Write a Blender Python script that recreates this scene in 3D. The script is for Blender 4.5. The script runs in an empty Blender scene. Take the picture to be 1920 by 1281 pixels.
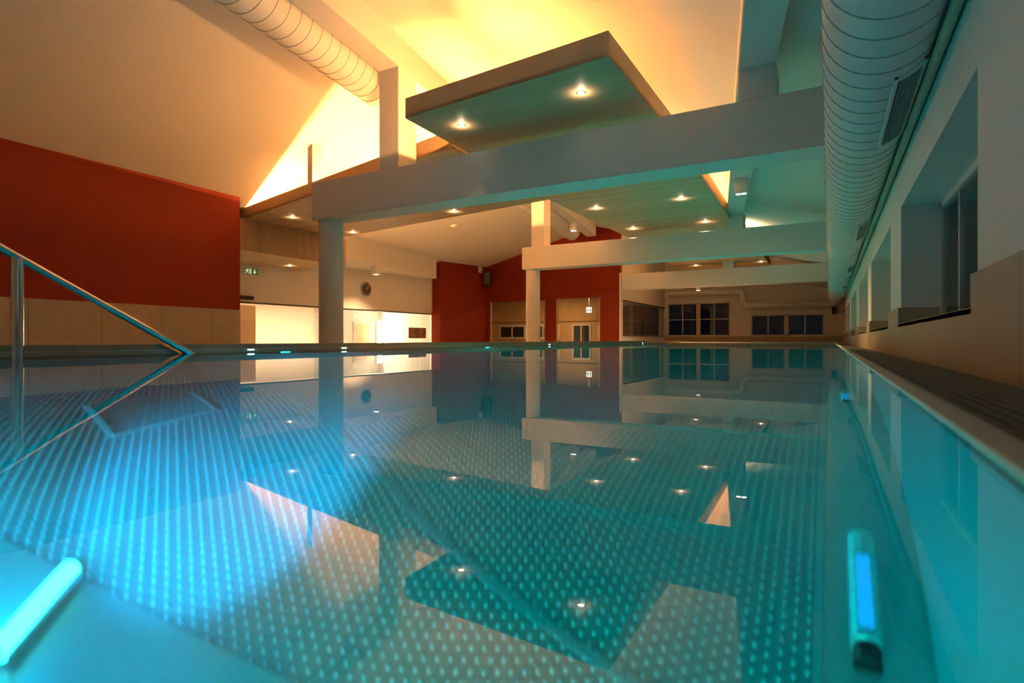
import bpy, bmesh, math, random
from mathutils import Vector, Matrix

# ------------------------------------------------------------------ camera, world, exposure
scene = bpy.context.scene
COL = scene.collection
YAW = math.radians(29.15)
CAMZ = 0.15                       # the lens floats 15 cm above the still water (z = 0)
cam_data = bpy.data.cameras.new('camera')
cam = bpy.data.objects.new('camera', cam_data)
COL.objects.link(cam)
cam.location = (0, 0, CAMZ)
cam.rotation_euler = (math.radians(90), 0, YAW)
cam_data.sensor_width = 36.0
cam_data.lens = 20.0
cam_data.shift_y = -3.5 / 1920
cam_data.clip_start = 0.01
cam_data.clip_end = 200
cam_data.dof.use_dof = True
cam_data.dof.focus_distance = 8.0
cam_data.dof.aperture_fstop = 2.2
scene.camera = cam

world = bpy.data.worlds.new('night')
scene.world = world
world.use_nodes = True
world.node_tree.nodes['Background'].inputs[0].default_value = (0.01, 0.016, 0.035, 1)
world.node_tree.nodes['Background'].inputs[1].default_value = 0.05

vs = scene.view_settings
scene.display_settings.display_device = 'sRGB'
vs.view_transform = 'Standard'
vs.look = 'None'
vs.exposure = 0.85
vs.gamma = 1.0
vs.use_curve_mapping = False
cy = scene.cycles
cy.use_denoising = True
cy.sample_clamp_indirect = 4.0
cy.max_bounces = 10
cy.diffuse_bounces = 4
cy.glossy_bounces = 4
cy.transmission_bounces = 8
cy.transparent_max_bounces = 8

WARM = (1.0, 0.43, 0.12)
WARMW = (1.0, 0.58, 0.26)
CYAN = (0.0, 0.64, 0.90)
TEAL = (0.0, 0.80, 0.56)
WATER_TINT = (0.08, 0.88, 0.95)     # what a metre or so of pool water leaves of white light

# ------------------------------------------------------------------ materials
def new_mat(name):
    m = bpy.data.materials.new(name)
    m.use_nodes = True
    nt = m.node_tree
    return m, nt, nt.nodes['Principled BSDF']

def N(nt, typ, **kw):
    n = nt.nodes.new(typ)
    for k, v in kw.items():
        setattr(n, k, v)
    return n

def math_node(nt, op, a, b=None, c=None):
    n = nt.nodes.new('ShaderNodeMath')
    n.operation = op
    for i, v in enumerate((a, b, c)):
        if v is None:
            continue
        if isinstance(v, (int, float)):
            n.inputs[i].default_value = v
        else:
            nt.links.new(v, n.inputs[i])
    return n.outputs[0]

def paint(name, color, rough=0.7, var=0.03, scale=3.0, bump=0.0):
    m, nt, b = new_mat(name)
    b.inputs['Specular IOR Level'].default_value = 0.25
    tc = N(nt, 'ShaderNodeTexCoord')
    no = N(nt, 'ShaderNodeTexNoise')
    no.inputs['Scale'].default_value = scale
    nt.links.new(tc.outputs['Object'], no.inputs['Vector'])
    mix = N(nt, 'ShaderNodeMix', data_type='RGBA')
    mix.inputs['A'].default_value = tuple(max(0, v * (1 - var)) for v in color) + (1,)
    mix.inputs['B'].default_value = tuple(min(1, v * (1 + var)) for v in color) + (1,)
    nt.links.new(no.outputs['Fac'], mix.inputs['Factor'])
    nt.links.new(mix.outputs['Result'], b.inputs['Base Color'])
    b.inputs['Roughness'].default_value = rough
    if bump:
        n2 = N(nt, 'ShaderNodeTexNoise')
        n2.inputs['Scale'].default_value = 90
        nt.links.new(tc.outputs['Object'], n2.inputs['Vector'])
        bp = N(nt, 'ShaderNodeBump')
        bp.inputs['Strength'].default_value = bump
        bp.inputs['Distance'].default_value = 0.002
        nt.links.new(n2.outputs['Fac'], bp.inputs['Height'])
        nt.links.new(bp.outputs['Normal'], b.inputs['Normal'])
    return m

def metal(name, color=(0.62, 0.64, 0.66), rough=0.25, metallic=1.0):
    m, nt, b = new_mat(name)
    tc = N(nt, 'ShaderNodeTexCoord')
    no = N(nt, 'ShaderNodeTexNoise')
    no.inputs['Scale'].default_value = 25
    nt.links.new(tc.outputs['Object'], no.inputs['Vector'])
    r = N(nt, 'ShaderNodeMapRange')
    r.inputs['To Min'].default_value = rough * 0.8
    r.inputs['To Max'].default_value = rough * 1.2
    nt.links.new(no.outputs['Fac'], r.inputs['Value'])
    nt.links.new(r.outputs['Result'], b.inputs['Roughness'])
    b.inputs['Base Color'].default_value = color + (1,)
    b.inputs['Metallic'].default_value = metallic
    return m

def emit(name, color, strength):
    m = bpy.data.materials.new(name)
    m.use_nodes = True
    nt = m.node_tree
    nt.nodes.remove(nt.nodes['Principled BSDF'])
    e = N(nt, 'ShaderNodeEmission')
    e.inputs[0].default_value = color + (1,)
    e.inputs[1].default_value = strength
    nt.links.new(e.outputs[0], nt.nodes['Material Output'].inputs[0])
    return m

def wood(name, c1, c2, along='X', plank=0.22, rough=0.45):
    """planks across one axis, fine grain stretched along the other"""
    m, nt, b = new_mat(name)
    tc = N(nt, 'ShaderNodeTexCoord')
    sep = N(nt, 'ShaderNodeSeparateXYZ')
    nt.links.new(tc.outputs['Object'], sep.inputs[0])
    o = {'X': ('X', 'Y'), 'Y': ('Y', 'X'), 'Z': ('Z', 'Y')}[along]
    L, W = sep.outputs[o[0]], sep.outputs[o[1]]
    idx = math_node(nt, 'FLOOR', math_node(nt, 'DIVIDE', W, plank))
    comb = N(nt, 'ShaderNodeCombineXYZ')
    nt.links.new(math_node(nt, 'ADD', math_node(nt, 'MULTIPLY', L, 0.9), math_node(nt, 'MULTIPLY', idx, 7.3)), comb.inputs[0])
    nt.links.new(math_node(nt, 'MULTIPLY', W, 26.0), comb.inputs[1])
    nt.links.new(sep.outputs['Z'] if along != 'Z' else sep.outputs['X'], comb.inputs[2])
    no = N(nt, 'ShaderNodeTexNoise')
    no.inputs['Scale'].default_value = 1.6
    no.inputs['Detail'].default_value = 5
    nt.links.new(comb.outputs[0], no.inputs['Vector'])
    wn = N(nt, 'ShaderNodeTexWhiteNoise', noise_dimensions='1D')
    nt.links.new(idx, wn.inputs['W'])
    fac = math_node(nt, 'ADD', math_node(nt, 'MULTIPLY', no.outputs['Fac'], 0.9), math_node(nt, 'MULTIPLY', math_node(nt, 'SUBTRACT', wn.outputs['Value'], 0.5), 0.35))
    mix = N(nt, 'ShaderNodeMix', data_type='RGBA')
    mix.inputs['A'].default_value = c1 + (1,)
    mix.inputs['B'].default_value = c2 + (1,)
    nt.links.new(fac, mix.inputs['Factor'])
    nt.links.new(mix.outputs['Result'], b.inputs['Base Color'])
    b.inputs['Roughness'].default_value = rough
    return m

def tiles(name, color, pitch, offset, axis='Y', joint=0.006, rough=0.55):
    """large stone slabs with thin vertical joints every `pitch` metres"""
    m, nt, b = new_mat(name)
    tc = N(nt, 'ShaderNodeTexCoord')
    sep = N(nt, 'ShaderNodeSeparateXYZ')
    nt.links.new(tc.outputs['Object'], sep.inputs[0])
    fr = math_node(nt, 'FRACT', math_node(nt, 'DIVIDE', math_node(nt, 'SUBTRACT', sep.outputs[axis], offset), pitch))
    gap = math_node(nt, 'LESS_THAN', math_node(nt, 'PINGPONG', fr, 0.5), joint / pitch)
    no = N(nt, 'ShaderNodeTexNoise')
    no.inputs['Scale'].default_value = 6
    no.inputs['Detail'].default_value = 6
    nt.links.new(tc.outputs['Object'], no.inputs['Vector'])
    mix = N(nt, 'ShaderNodeMix', data_type='RGBA')
    mix.inputs['A'].default_value = tuple(v * 0.85 for v in color) + (1,)
    mix.inputs['B'].default_value = tuple(min(1, v * 1.12) for v in color) + (1,)
    nt.links.new(no.outputs['Fac'], mix.inputs['Factor'])
    mix2 = N(nt, 'ShaderNodeMix', data_type='RGBA')
    nt.links.new(gap, mix2.inputs['Factor'])
    nt.links.new(mix.outputs['Result'], mix2.inputs['A'])
    mix2.inputs['B'].default_value = tuple(v * 0.35 for v in color) + (1,)
    nt.links.new(mix2.outputs['Result'], b.inputs['Base Color'])
    b.inputs['Roughness'].default_value = rough
    return m

def studded(name, pitch=0.0255):
    """stainless pool floor with pressed anti-slip studs in a staggered grid"""
    m, nt, b = new_mat(name)
    tc = N(nt, 'ShaderNodeTexCoord')
    sep = N(nt, 'ShaderNodeSeparateXYZ')
    nt.links.new(tc.outputs['Object'], sep.inputs[0])
    u = math_node(nt, 'DIVIDE', sep.outputs['X'], pitch)
    iu = math_node(nt, 'FLOOR', u)
    odd = math_node(nt, 'PINGPONG', iu, 1.0)
    v = math_node(nt, 'ADD', math_node(nt, 'DIVIDE', sep.outputs['Y'], pitch * 1.15), math_node(nt, 'MULTIPLY', odd, 0.5))
    fu = math_node(nt, 'SUBTRACT', math_node(nt, 'FRACT', u), 0.5)
    fv = math_node(nt, 'SUBTRACT', math_node(nt, 'FRACT', v), 0.5)
    d = math_node(nt, 'SQRT', math_node(nt, 'ADD', math_node(nt, 'MULTIPLY', fu, fu), math_node(nt, 'MULTIPLY', fv, fv)))
    mr = N(nt, 'ShaderNodeMapRange', interpolation_type='SMOOTHSTEP')
    nt.links.new(d, mr.inputs['Value'])
    mr.inputs['From Min'].default_value = 0.08
    mr.inputs['From Max'].default_value = 0.30
    mr.inputs['To Min'].default_value = 1.0
    mr.inputs['To Max'].default_value = 0.0
    bp = N(nt, 'ShaderNodeBump')
    bp.inputs['Strength'].default_value = 1.0
    bp.inputs['Distance'].default_value = 0.008
    nt.links.new(mr.outputs['Result'], bp.inputs['Height'])
    nt.links.new(bp.outputs['Normal'], b.inputs['Normal'])
    b.inputs['Base Color'].default_value = (0.33, 0.45, 0.47, 1)
    b.inputs['Metallic'].default_value = 0.4
    b.inputs['Roughness'].default_value = 0.30
    return m

def clear_glass(name, tint=(1, 1, 1), refl=1.0):
    m = bpy.data.materials.new(name)
    m.use_nodes = True
    nt = m.node_tree
    nt.nodes.remove(nt.nodes['Principled BSDF'])
    t = N(nt, 'ShaderNodeBsdfTransparent')
    t.inputs[0].default_value = tint + (1,)
    g = N(nt, 'ShaderNodeBsdfGlossy')
    g.inputs['Roughness'].default_value = 0.0
    f = N(nt, 'ShaderNodeFresnel')
    f.inputs[0].default_value = 1.5
    mx = N(nt, 'ShaderNodeMixShader')
    nt.links.new(math_node(nt, 'MULTIPLY', f.outputs[0], refl), mx.inputs[0])
    nt.links.new(t.outputs[0], mx.inputs[1])
    nt.links.new(g.outputs[0], mx.inputs[2])
    nt.links.new(mx.outputs[0], nt.nodes['Material Output'].inputs[0])
    return m

def water_mat():
    m = bpy.data.materials.new('still_water')
    m.use_nodes = True
    nt = m.node_tree
    nt.nodes.remove(nt.nodes['Principled BSDF'])
    rf = N(nt, 'ShaderNodeBsdfRefraction')
    rf.inputs['Color'].default_value = WATER_TINT + (1,)
    rf.inputs['Roughness'].default_value = 0.0
    rf.inputs['IOR'].default_value = 1.333
    gl = N(nt, 'ShaderNodeBsdfGlossy')
    gl.inputs['Roughness'].default_value = 0.0
    fr = N(nt, 'ShaderNodeFresnel')
    fr.inputs['IOR'].default_value = 1.333
    mx = N(nt, 'ShaderNodeMixShader')
    tc = N(nt, 'ShaderNodeTexCoord')
    no = N(nt, 'ShaderNodeTexNoise')
    no.inputs['Scale'].default_value = 1.3
    no.inputs['Detail'].default_value = 1
    nt.links.new(tc.outputs['Object'], no.inputs['Vector'])
    bp = N(nt, 'ShaderNodeBump')
    bp.inputs['Strength'].default_value = 0.12
    bp.inputs['Distance'].default_value = 0.004
    nt.links.new(no.outputs['Fac'], bp.inputs['Height'])
    for n_ in (rf, gl, fr):
        nt.links.new(bp.outputs['Normal'], n_.inputs['Normal'])
    nt.links.new(fr.outputs[0], mx.inputs[0])
    nt.links.new(rf.outputs[0], mx.inputs[1])
    nt.links.new(gl.outputs[0], mx.inputs[2])
    nt.links.new(mx.outputs[0], nt.nodes['Material Output'].inputs[0])
    return m

M = dict(
    white=paint('white_plaster', (0.80, 0.78, 0.74), 0.8, 0.02, 2, 0.15),
    ceil=paint('ceiling_paint', (0.80, 0.77, 0.72), 0.85, 0.02, 1.2, 0.1),
    red=paint('red_paint', (0.20, 0.019, 0.003), 0.75, 0.06, 4, 0.1),
    beam=paint('painted_concrete', (0.78, 0.76, 0.73), 0.75, 0.02, 3, 0.1),
    sail=wood('oak_panel', (0.46, 0.32, 0.17), (0.80, 0.61, 0.38), 'X', 0.20),
    fascia=wood('oak_edge', (0.58, 0.36, 0.18), (0.76, 0.52, 0.30), 'X', 0.5),
    fascia_y=wood('oak_edge_long', (0.58, 0.36, 0.18), (0.76, 0.52, 0.30), 'Y', 0.5),
    wood_v=wood('oak_cladding', (0.38, 0.24, 0.12), (0.56, 0.38, 0.21), 'Z', 0.18),
    tile_l=tiles('stone_slabs_left', (0.42, 0.36, 0.30), 1.488, 7.157, 'Y'),
    tile_r=tiles('stone_slabs_right', (0.42, 0.34, 0.25), 1.40, 3.08, 'Y', 0.004),
    tile_f=tiles('stone_slabs_far', (0.40, 0.32, 0.22), 1.2, 0.3, 'X', 0.006),
    deck=tiles('stone_deck', (0.36, 0.30, 0.24), 0.6, 0.0, 'X', 0.006, 0.4),
    steel=metal('brushed_steel', (0.60, 0.62, 0.64), 0.24),
    chrome=metal('polished_steel', (0.70, 0.72, 0.74), 0.12),
    poolsteel=metal('pool_steel', (0.48, 0.60, 0.62), 0.38, 0.55),
    stud=studded('studded_steel'),
    studplain=metal('pool_floor_steel', (0.33, 0.45, 0.47), 0.30, 0.4),
    ledge=metal('ledge_cover', (0.52, 0.34, 0.24), 0.18, 0.85),
    duct=paint('duct_paint', (0.78, 0.78, 0.76), 0.38, 0.02, 3),
    seam=paint('duct_seam', (0.42, 0.42, 0.41), 0.5),
    grille=paint('grille_dark', (0.05, 0.055, 0.055), 0.5),
    black=paint('black_plastic', (0.015, 0.015, 0.016), 0.45),
    grating=paint('gutter_slats', (0.085, 0.070, 0.058), 0.6, 0.15, 12),
    coping=paint('coping_stone', (0.46, 0.40, 0.33), 0.5, 0.08, 18),
    frame=paint('window_frame_paint', (0.66, 0.64, 0.60), 0.5),
    night=clear_glass('window_glass', (0.9, 0.95, 1.0), 1.0),
    glass=clear_glass('room_glass', (1, 1, 1), 0.6),
    outside=paint('night_outside', (0.02, 0.024, 0.04), 1.0),
    water=water_mat(),
    cube=paint('lamp_case_white', (0.82, 0.80, 0.77), 0.5),
    lens=emit('lamp_lens', (1.0, 0.86, 0.68), 9.0),
    led=emit('led_strip_warm', WARM, 330.0),
    led_far=emit('led_strip_soft', WARM, 1500.0),
    led_side=emit('led_strip_dim', WARM, 45.0),
    led_back=emit('led_strip_back', WARM, 900.0),
    fill_sail=emit('fill_strip_sail', WARM, 330.0),
    lensblue=emit('pool_lamp_lens', (0.25, 0.9, 1.0), 5.0),
    inletblue=emit('inlet_sheen', (0.02, 0.42, 1.0), .7),
    glint=emit('ledge_led', (0.6, 0.95, 1.0), 4.0),
    green=emit('exit_green', (0.025, 0.06, 0.012), .8),
    exitw=emit('exit_white', (0.85, 0.75, 0.45), 0.45),
    paleexit=emit('exit_pale', (1.0, 0.95, 0.75), 1.4),
    clockface=paint('clock_face', (0.06, 0.05, 0.045), 0.4),
    clockrim=paint('clock_rim', (0.55, 0.53, 0.50), 0.35),
    hand=paint('clock_hand', (0.85, 0.83, 0.78), 0.5),
    plate=paint('sign_plate', (0.20, 0.10, 0.08), 0.5),
    plateline=paint('sign_print', (0.42, 0.26, 0.20), 0.6),
    seamline=metal('weld_seam', (0.36, 0.48, 0.50), 0.45, 0.4),
    pipe=paint('pipe_paint', (0.62, 0.46, 0.32), 0.5),
)

# ------------------------------------------------------------------ mesh helpers
class MB:
    """collects simple shapes into one mesh object"""
    def __init__(self):
        self.bm = bmesh.new()
    def hull(self, lo, hi):
        """prism between two rings of equal length"""
        b = self.bm
        a = [b.verts.new(p) for p in lo]
        c = [b.verts.new(p) for p in hi]
        n = len(a)
        b.faces.new(list(reversed(a)))
        b.faces.new(c)
        for i in range(n):
            j = (i + 1) % n
            b.faces.new((a[i], a[j], c[j], c[i]))
        return self
    def box(self, x0, x1, y0, y1, z0, z1):
        q = ((x0, y0), (x1, y0), (x1, y1), (x0, y1))
        return self.hull([(x, y, z0) for x, y in q], [(x, y, z1) for x, y in q])
    def quad(self, pts, z0, z1):
        return self.hull([(x, y, z0) for x, y in pts], [(x, y, z1) for x, y in pts])
    def tube(self, pts, r, seg=16, caps=True):
        b = self.bm
        pts = [Vector(p) for p in pts]
        rings = []
        n = len(pts)
        rr = r if isinstance(r, (list, tuple)) else [r] * n
        prev = None
        for i, p in enumerate(pts):
            t = (pts[min(i + 1, n - 1)] - pts[max(i - 1, 0)]).normalized()
            ref = prev if prev is not None else (Vector((0, 0, 1)) if abs(t.z) < 0.9 else Vector((1, 0, 0)))
            s = t.cross(ref)
            if s.length < 1e-6:
                s = t.cross(Vector((1, 0, 0)))
            s.normalize()
            u = s.cross(t).normalized()
            prev = u
            rings.append([b.verts.new(p + (s * math.cos(2 * math.pi * k / seg) + u * math.sin(2 * math.pi * k / seg)) * rr[i]) for k in range(seg)])
        for i in range(n - 1):
            for k in range(seg):
                l = (k + 1) % seg
                b.faces.new((rings[i][k], rings[i][l], rings[i + 1][l], rings[i + 1][k]))
        if caps:
            b.faces.new(list(reversed(rings[0])))
            b.faces.new(rings[-1])
        return self
    def disc(self, c, n, r, h, seg=24):
        c = Vector(c); n = Vector(n).normalized()
        return self.tube([c, c + n * h], r, seg)
    def build(self, name, mat, parent=None, smooth=False, bevel=0.0):
        b = self.bm
        bmesh.ops.recalc_face_normals(b, faces=b.faces)
        me = bpy.data.meshes.new(name)
        b.to_mesh(me)
        b.free()
        mats = mat if isinstance(mat, (list, tuple)) else [mat]
        for m_ in mats:
            me.materials.append(m_)
        o = bpy.data.objects.new(name, me)
        COL.objects.link(o)
        if parent is not None:
            o.parent = parent
        if smooth:
            for p in me.polygons:
                p.use_smooth = True
            e = o.modifiers.new('split', 'EDGE_SPLIT')
            e.split_angle = math.radians(40)
        if bevel:
            v = o.modifiers.new('bevel', 'BEVEL')
            v.width = bevel
            v.segments = 2
            v.limit_method = 'ANGLE'
        return o

def tag(o, label, cat, group=None, kind=None):
    o['label'] = label
    o['category'] = cat
    if group:
        o['group'] = group
    if kind:
        o['kind'] = kind
    return o

def struct(o, label=None):
    o['kind'] = 'structure'
    if label:
        o['label'] = label
    return o

def thing(name, label, cat, loc=(0, 0, 0), group=None, rot=(0, 0, 0)):
    o = bpy.data.objects.new(name, None)
    o.empty_display_size = 0.1
    COL.objects.link(o)
    o.location = loc
    o.rotation_euler = rot
    return tag(o, label, cat, group)

def area_light(name, parent, loc, direction, size, power, color, shape='DISK', size_y=None, spread=180):
    l = bpy.data.lights.new(name, 'AREA')
    l.shape = shape
    l.size = size
    if size_y:
        l.size_y = size_y
    l.energy = power
    l.color = color
    l.spread = math.radians(spread)
    o = bpy.data.objects.new(name, l)
    COL.objects.link(o)
    o.parent = parent
    o.location = loc
    o.rotation_euler = Vector(direction).to_track_quat('-Z', 'Y').to_euler()
    return o

def spot_light(name, parent, loc, direction, power, color, angle, blend=0.5, radius=0.03):
    l = bpy.data.lights.new(name, 'SPOT')
    l.energy = power
    l.color = color
    l.spot_size = math.radians(angle)
    l.spot_blend = blend
    l.shadow_soft_size = radius
    o = bpy.data.objects.new(name, l)
    COL.objects.link(o)
    o.parent = parent
    o.location = loc
    o.rotation_euler = Vector(direction).to_track_quat('-Z', 'Y').to_euler()
    return o

# ------------------------------------------------------------------ roof geometry shared by several builders
SK = 0.165                                         # ridge and purlins run askew to the pool
def xr(y): return -6.445 - SK * y                  # ridge beam centre line
def xq(y): return 0.565 - SK * y                   # lower purlin on the window side
def zc(x, y):
    d = x - xr(y)
    return 6.42 - (0.25 * d if d > 0 else -0.26 * d)

Y0, YF = -4.0, 39.0                                # near and far ends of the hall
XW = 0.72                                          # window wall plaster
FL = -1.05                                         # lower floor beside the raised pool
def lwx(y): return -15.15 - 0.0911 * (y - 5.18)    # red wall face

# ------------------------------------------------------------------ ceiling
m = MB()
def ceil_prism(pts):
    m.hull([(x, y, zc(x, y)) for x, y in pts], [(x, y, zc(x, y) + 0.15) for x, y in pts])
ceil_prism([(lwx(Y0) - .3, Y0 - .2), (xr(Y0 - .2), Y0 - .2), (xr(11.1), 11.1), (lwx(11.1) - .3, 11.1)])
ceil_prism([(-19.6, 11.1), (xr(11.1), 11.1), (xr(29.9), 29.9), (-19.6, 29.9)])
ceil_prism([(xr(Y0 - .2), Y0 - .2), (XW + .45, Y0 - .2), (XW + .45, 29.9), (xr(29.9), 29.9)])
ceil_prism([(-10.2, 29.9), (XW + .45, 29.9), (XW + .45, YF + .2), (-10.2, YF + .2)])
struct(m.build('ceiling', M['ceil']))

# ------------------------------------------------------------------ walls
def wall_y(name, mat, x0, x1, ys, zs, holes, roof=True, zbot=FL):
    """wall along Y between x0..x1; ys and zs are break lines; holes = [(ya, yb, za, zb)]; last row follows the roof"""
    w = MB()
    ys = sorted(ys)
    for ya, yb in zip(ys[:-1], ys[1:]):
        for za, zb in zip(zs[:-1], zs[1:]):
            cy_, cz_ = (ya + yb) / 2, (za + zb) / 2
            if any(h[0] < cy_ < h[1] and h[2] < cz_ < h[3] for h in holes):
                continue
            w.box(x0, x1, ya, yb, za, zb)
        if roof:
            q = ((x0, ya), (x1, ya), (x1, yb), (x0, yb))
            w.hull([(x, y, zs[-1]) for x, y in q], [(x, y, zc(x, y) + .02) for x, y in q])
    return w.build(name, mat)

def wall_x(name, mat, y0, y1, xs, zs, holes, roof=True):
    w = MB()
    xs = sorted(xs)
    for xa, xb in zip(xs[:-1], xs[1:]):
        for za, zb in zip(zs[:-1], zs[1:]):
            cx_, cz_ = (xa + xb) / 2, (za + zb) / 2
            if any(h[0] < cx_ < h[1] and h[2] < cz_ < h[3] for h in holes):
                continue
            w.box(xa, xb, y0, y1, za, zb)
        if roof:
            q = ((xa, y0), (xb, y0), (xb, y1), (xa, y1))
            w.hull([(x, y, zs[-1]) for x, y in q], [(x, y, zc(x, y) + .02) for x, y in q])
    return w.build(name, mat)

WIN = [(4.02, 7.88), (9.15, 13.17), (14.25, 18.45), (20.2, 24.9), (26.3, 30.8), (32.6, 37.4)]
WZ0, WZ1, TZ = 0.325, 1.67, 0.516
br = [Y0, YF] + [v for w_ in WIN for v in w_]
struct(wall_y('wall_right', M['white'], XW, XW + .42, br, [-.3, WZ0, WZ1, 2.7], [(a, b, WZ0, WZ1) for a, b in WIN]))
struct(wall_y('wall_right_tiles', M['tile_r'], XW - .03, XW, br, [-.3, WZ0, TZ], [(a, b, WZ0, TZ) for a, b in WIN], roof=False))
t = MB()
for a, b in WIN:                                   # stone lining of the sills
    t.box(XW - .03, XW + .38, a, b, WZ0 - .03, WZ0 + .004)
    t.box(XW - .03, XW + .38, b - .012, b, WZ0, TZ)
    t.box(XW - .03, XW + .38, a, a + .012, WZ0, TZ)
struct(t.build('trim_1', M['tile_r']))

for i, (a, b) in enumerate(WIN):                   # window 3..8 set deep in the wall
    f = MB()
    X1, X2, fw = XW + .36, XW + .42, .07
    f.box(X1, X2, a, b, WZ0, WZ0 + fw).box(X1, X2, a, b, WZ1 - fw, WZ1)
    f.box(X1, X2, a, a + fw, WZ0, WZ1).box(X1, X2, b - fw, b, WZ0, WZ1)
    mid = (a + b) / 2
    f.box(X1, X2, mid - .06, mid + .06, WZ0, WZ1)
    for c_ in ((a + mid) / 2, (b + mid) / 2):
        f.box(X1 + .015, X2 - .015, c_ - .018, c_ + .018, WZ0, WZ1)
    fo = struct(f.build('window_%d' % (i + 3), M['frame']))
    MB().box(XW + .385, XW + .395, a + .05, b - .05, WZ0 + .05, WZ1 - .05).build('pane', M['night'], fo)
    MB().box(X1 - .02, X1, a + .12, a + .16, .9, 1.02).build('window_handle', M['steel'], fo)

# far end wall with two windows
W1 = (-9.62, -5.57, .36, 2.62)
W2 = (-4.38, -.25, .36, 1.74)
struct(wall_x('wall_far', M['white'], YF, YF + .3, [-10.1, W1[0], W1[1], W2[0], W2[1], XW], [-.3, .36, 1.74, 2.62, 2.9], [W1, W2]))
struct(MB().box(-9.8, XW, YF - .02, YF, -.3, .36).build('wall_far_tiles', M['tile_f']))
for i, (w_, rows) in enumerate(((W1, 2), (W2, 1))):
    f = MB()
    xa, xb, za, zb = w_
    Ya, Yb = YF - .03, YF + .05
    fw = .1
    f.box(xa - .03, xb + .03, Ya, Yb, za - .03, za + fw).box(xa, xb, Ya, Yb, zb - fw, zb)
    f.box(xa, xa + fw, Ya, Yb, za, zb).box(xb - fw, xb, Ya, Yb, za, zb)
    mid = (xa + xb) / 2
    f.box(mid - .13, mid + .13, Ya, Yb, za, zb)
    for c_ in ((xa + mid) / 2, (xb + mid) / 2):
        f.box(c_ - .03, c_ + .03, Ya + .02, Yb - .01, za, zb)
    if rows == 2:
        f.box(xa, xb, Ya + .02, Yb - .01, (za + zb) / 2 - .03, (za + zb) / 2 + .03)
    fo = struct(f.build('window_%d' % (i + 1), M['frame']))
    MB().box(xa + .05, xb - .05, YF + .0, YF + .01, za + .05, zb - .05).build('pane', M['night'], fo)

# red gable wall at the left half of the far end, with a glazed door and a glazed opening
YR = 29.7
G1 = (-18.13, -14.37, FL, 2.43)
G2 = (-13.69, -11.02, FL, 2.50)
rx = xr(YR)
struct(wall_x('wall_back_red', M['red'], YR, YR + .2, [-19.6, G1[0], G1[1], G2[0], rx, G2[1], -9.86], [FL, 2.43, 2.50, 2.84, 3.6], [(G1[0], G1[1], FL, 2.43), (G2[0], G2[1], FL, 2.50)]))
struct(MB().box(-18.35, -9.86, YR - .035, YR, 2.84, 2.90).build('trim_2', M['red']))
struct(MB().box(-9.90, -9.80, YR - .06, YR + .2, FL, 3.75).build('trim_3', M['white']))
# short red return wall between the lobby front and the gable
struct(wall_y('wall_side_red', M['red'], -18.95, -18.35, [24.95, YR], [FL, 2.0, 3.4], []))

# left red wall above stone slabs
w = MB()
ya, yb = Y0, 11.11
for (z0_, z1_, off, nm, mt) in ((1.05, None, 0, 'wall_left', 'red'), (FL, 1.05, .02, 'wall_left_tiles', 'tile_l')):
    w = MB()
    q = [(lwx(ya) - .3, ya), (lwx(ya) + off, ya), (lwx(yb) + off, yb), (lwx(yb) - .3, yb)]
    w.hull([(x, y, z0_) for x, y in q], [(x, y, zc(x, y) + .02 if z1_ is None else z1_) for x, y in q])
    struct(w.build(nm, M[mt]))
# wall above the lobby glass (with the clock)
XC = -18.9
struct(wall_y('wall_lobby', M['white'], XC - .2, XC, [10.6, 24.95], [1.55, 3.4], []))
struct(MB().box(XC - .12, XC + .02, 10.6, 24.95, 1.50, 1.55).build('trim_4', M['black']))
struct(MB().box(-19.6, lwx(11.1) - .3, 10.4, 10.6, FL, 5.2).build('wall_lobby_near', M['white']))
struct(wall_x('wall_near', M['white'], Y0 - .2, Y0, [-15.2, xr(Y0), XW + .4], [-1.2, 2.6], []))
# white boxed soffit under the eaves
q = [(-16.85, 16.3), (-18.2, 24.4), (XC, 24.4), (XC, 16.3)]
s_ = MB()
s_.hull([(x, y, 3.39) for x, y in q], [(x, y, zc(x, y) + .01) for x, y in q])
struct(s_.build('ceiling_soffit', M['white']))
# glass side wall near the far end
struct(wall_y('wall_glass_side', M['white'], -9.95, -9.8, [YR + .2, YF], [-.3, .25, 2.30], [(YR, YF, .25, 2.30)]))
f = MB()
f.box(-9.93, -9.82, YR + .2, YF, .25, .33).box(-9.93, -9.82, YR + .2, YF, 2.22, 2.30)
for yy in (YR + .25, 38.0, 38.9):
    f.box(-9.93, -9.82, yy - .06, yy + .06, .25, 2.30)
fo = struct(f.build('window_9', M['frame']))
MB().box(-9.88, -9.87, YR + .25, 38.9, .3, 2.25).build('pane', M['glass'], fo)
MB().box(-9.815, -9.79, YR + .2, YF, 2.24, 2.32).build('track', M['black'], fo)

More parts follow.
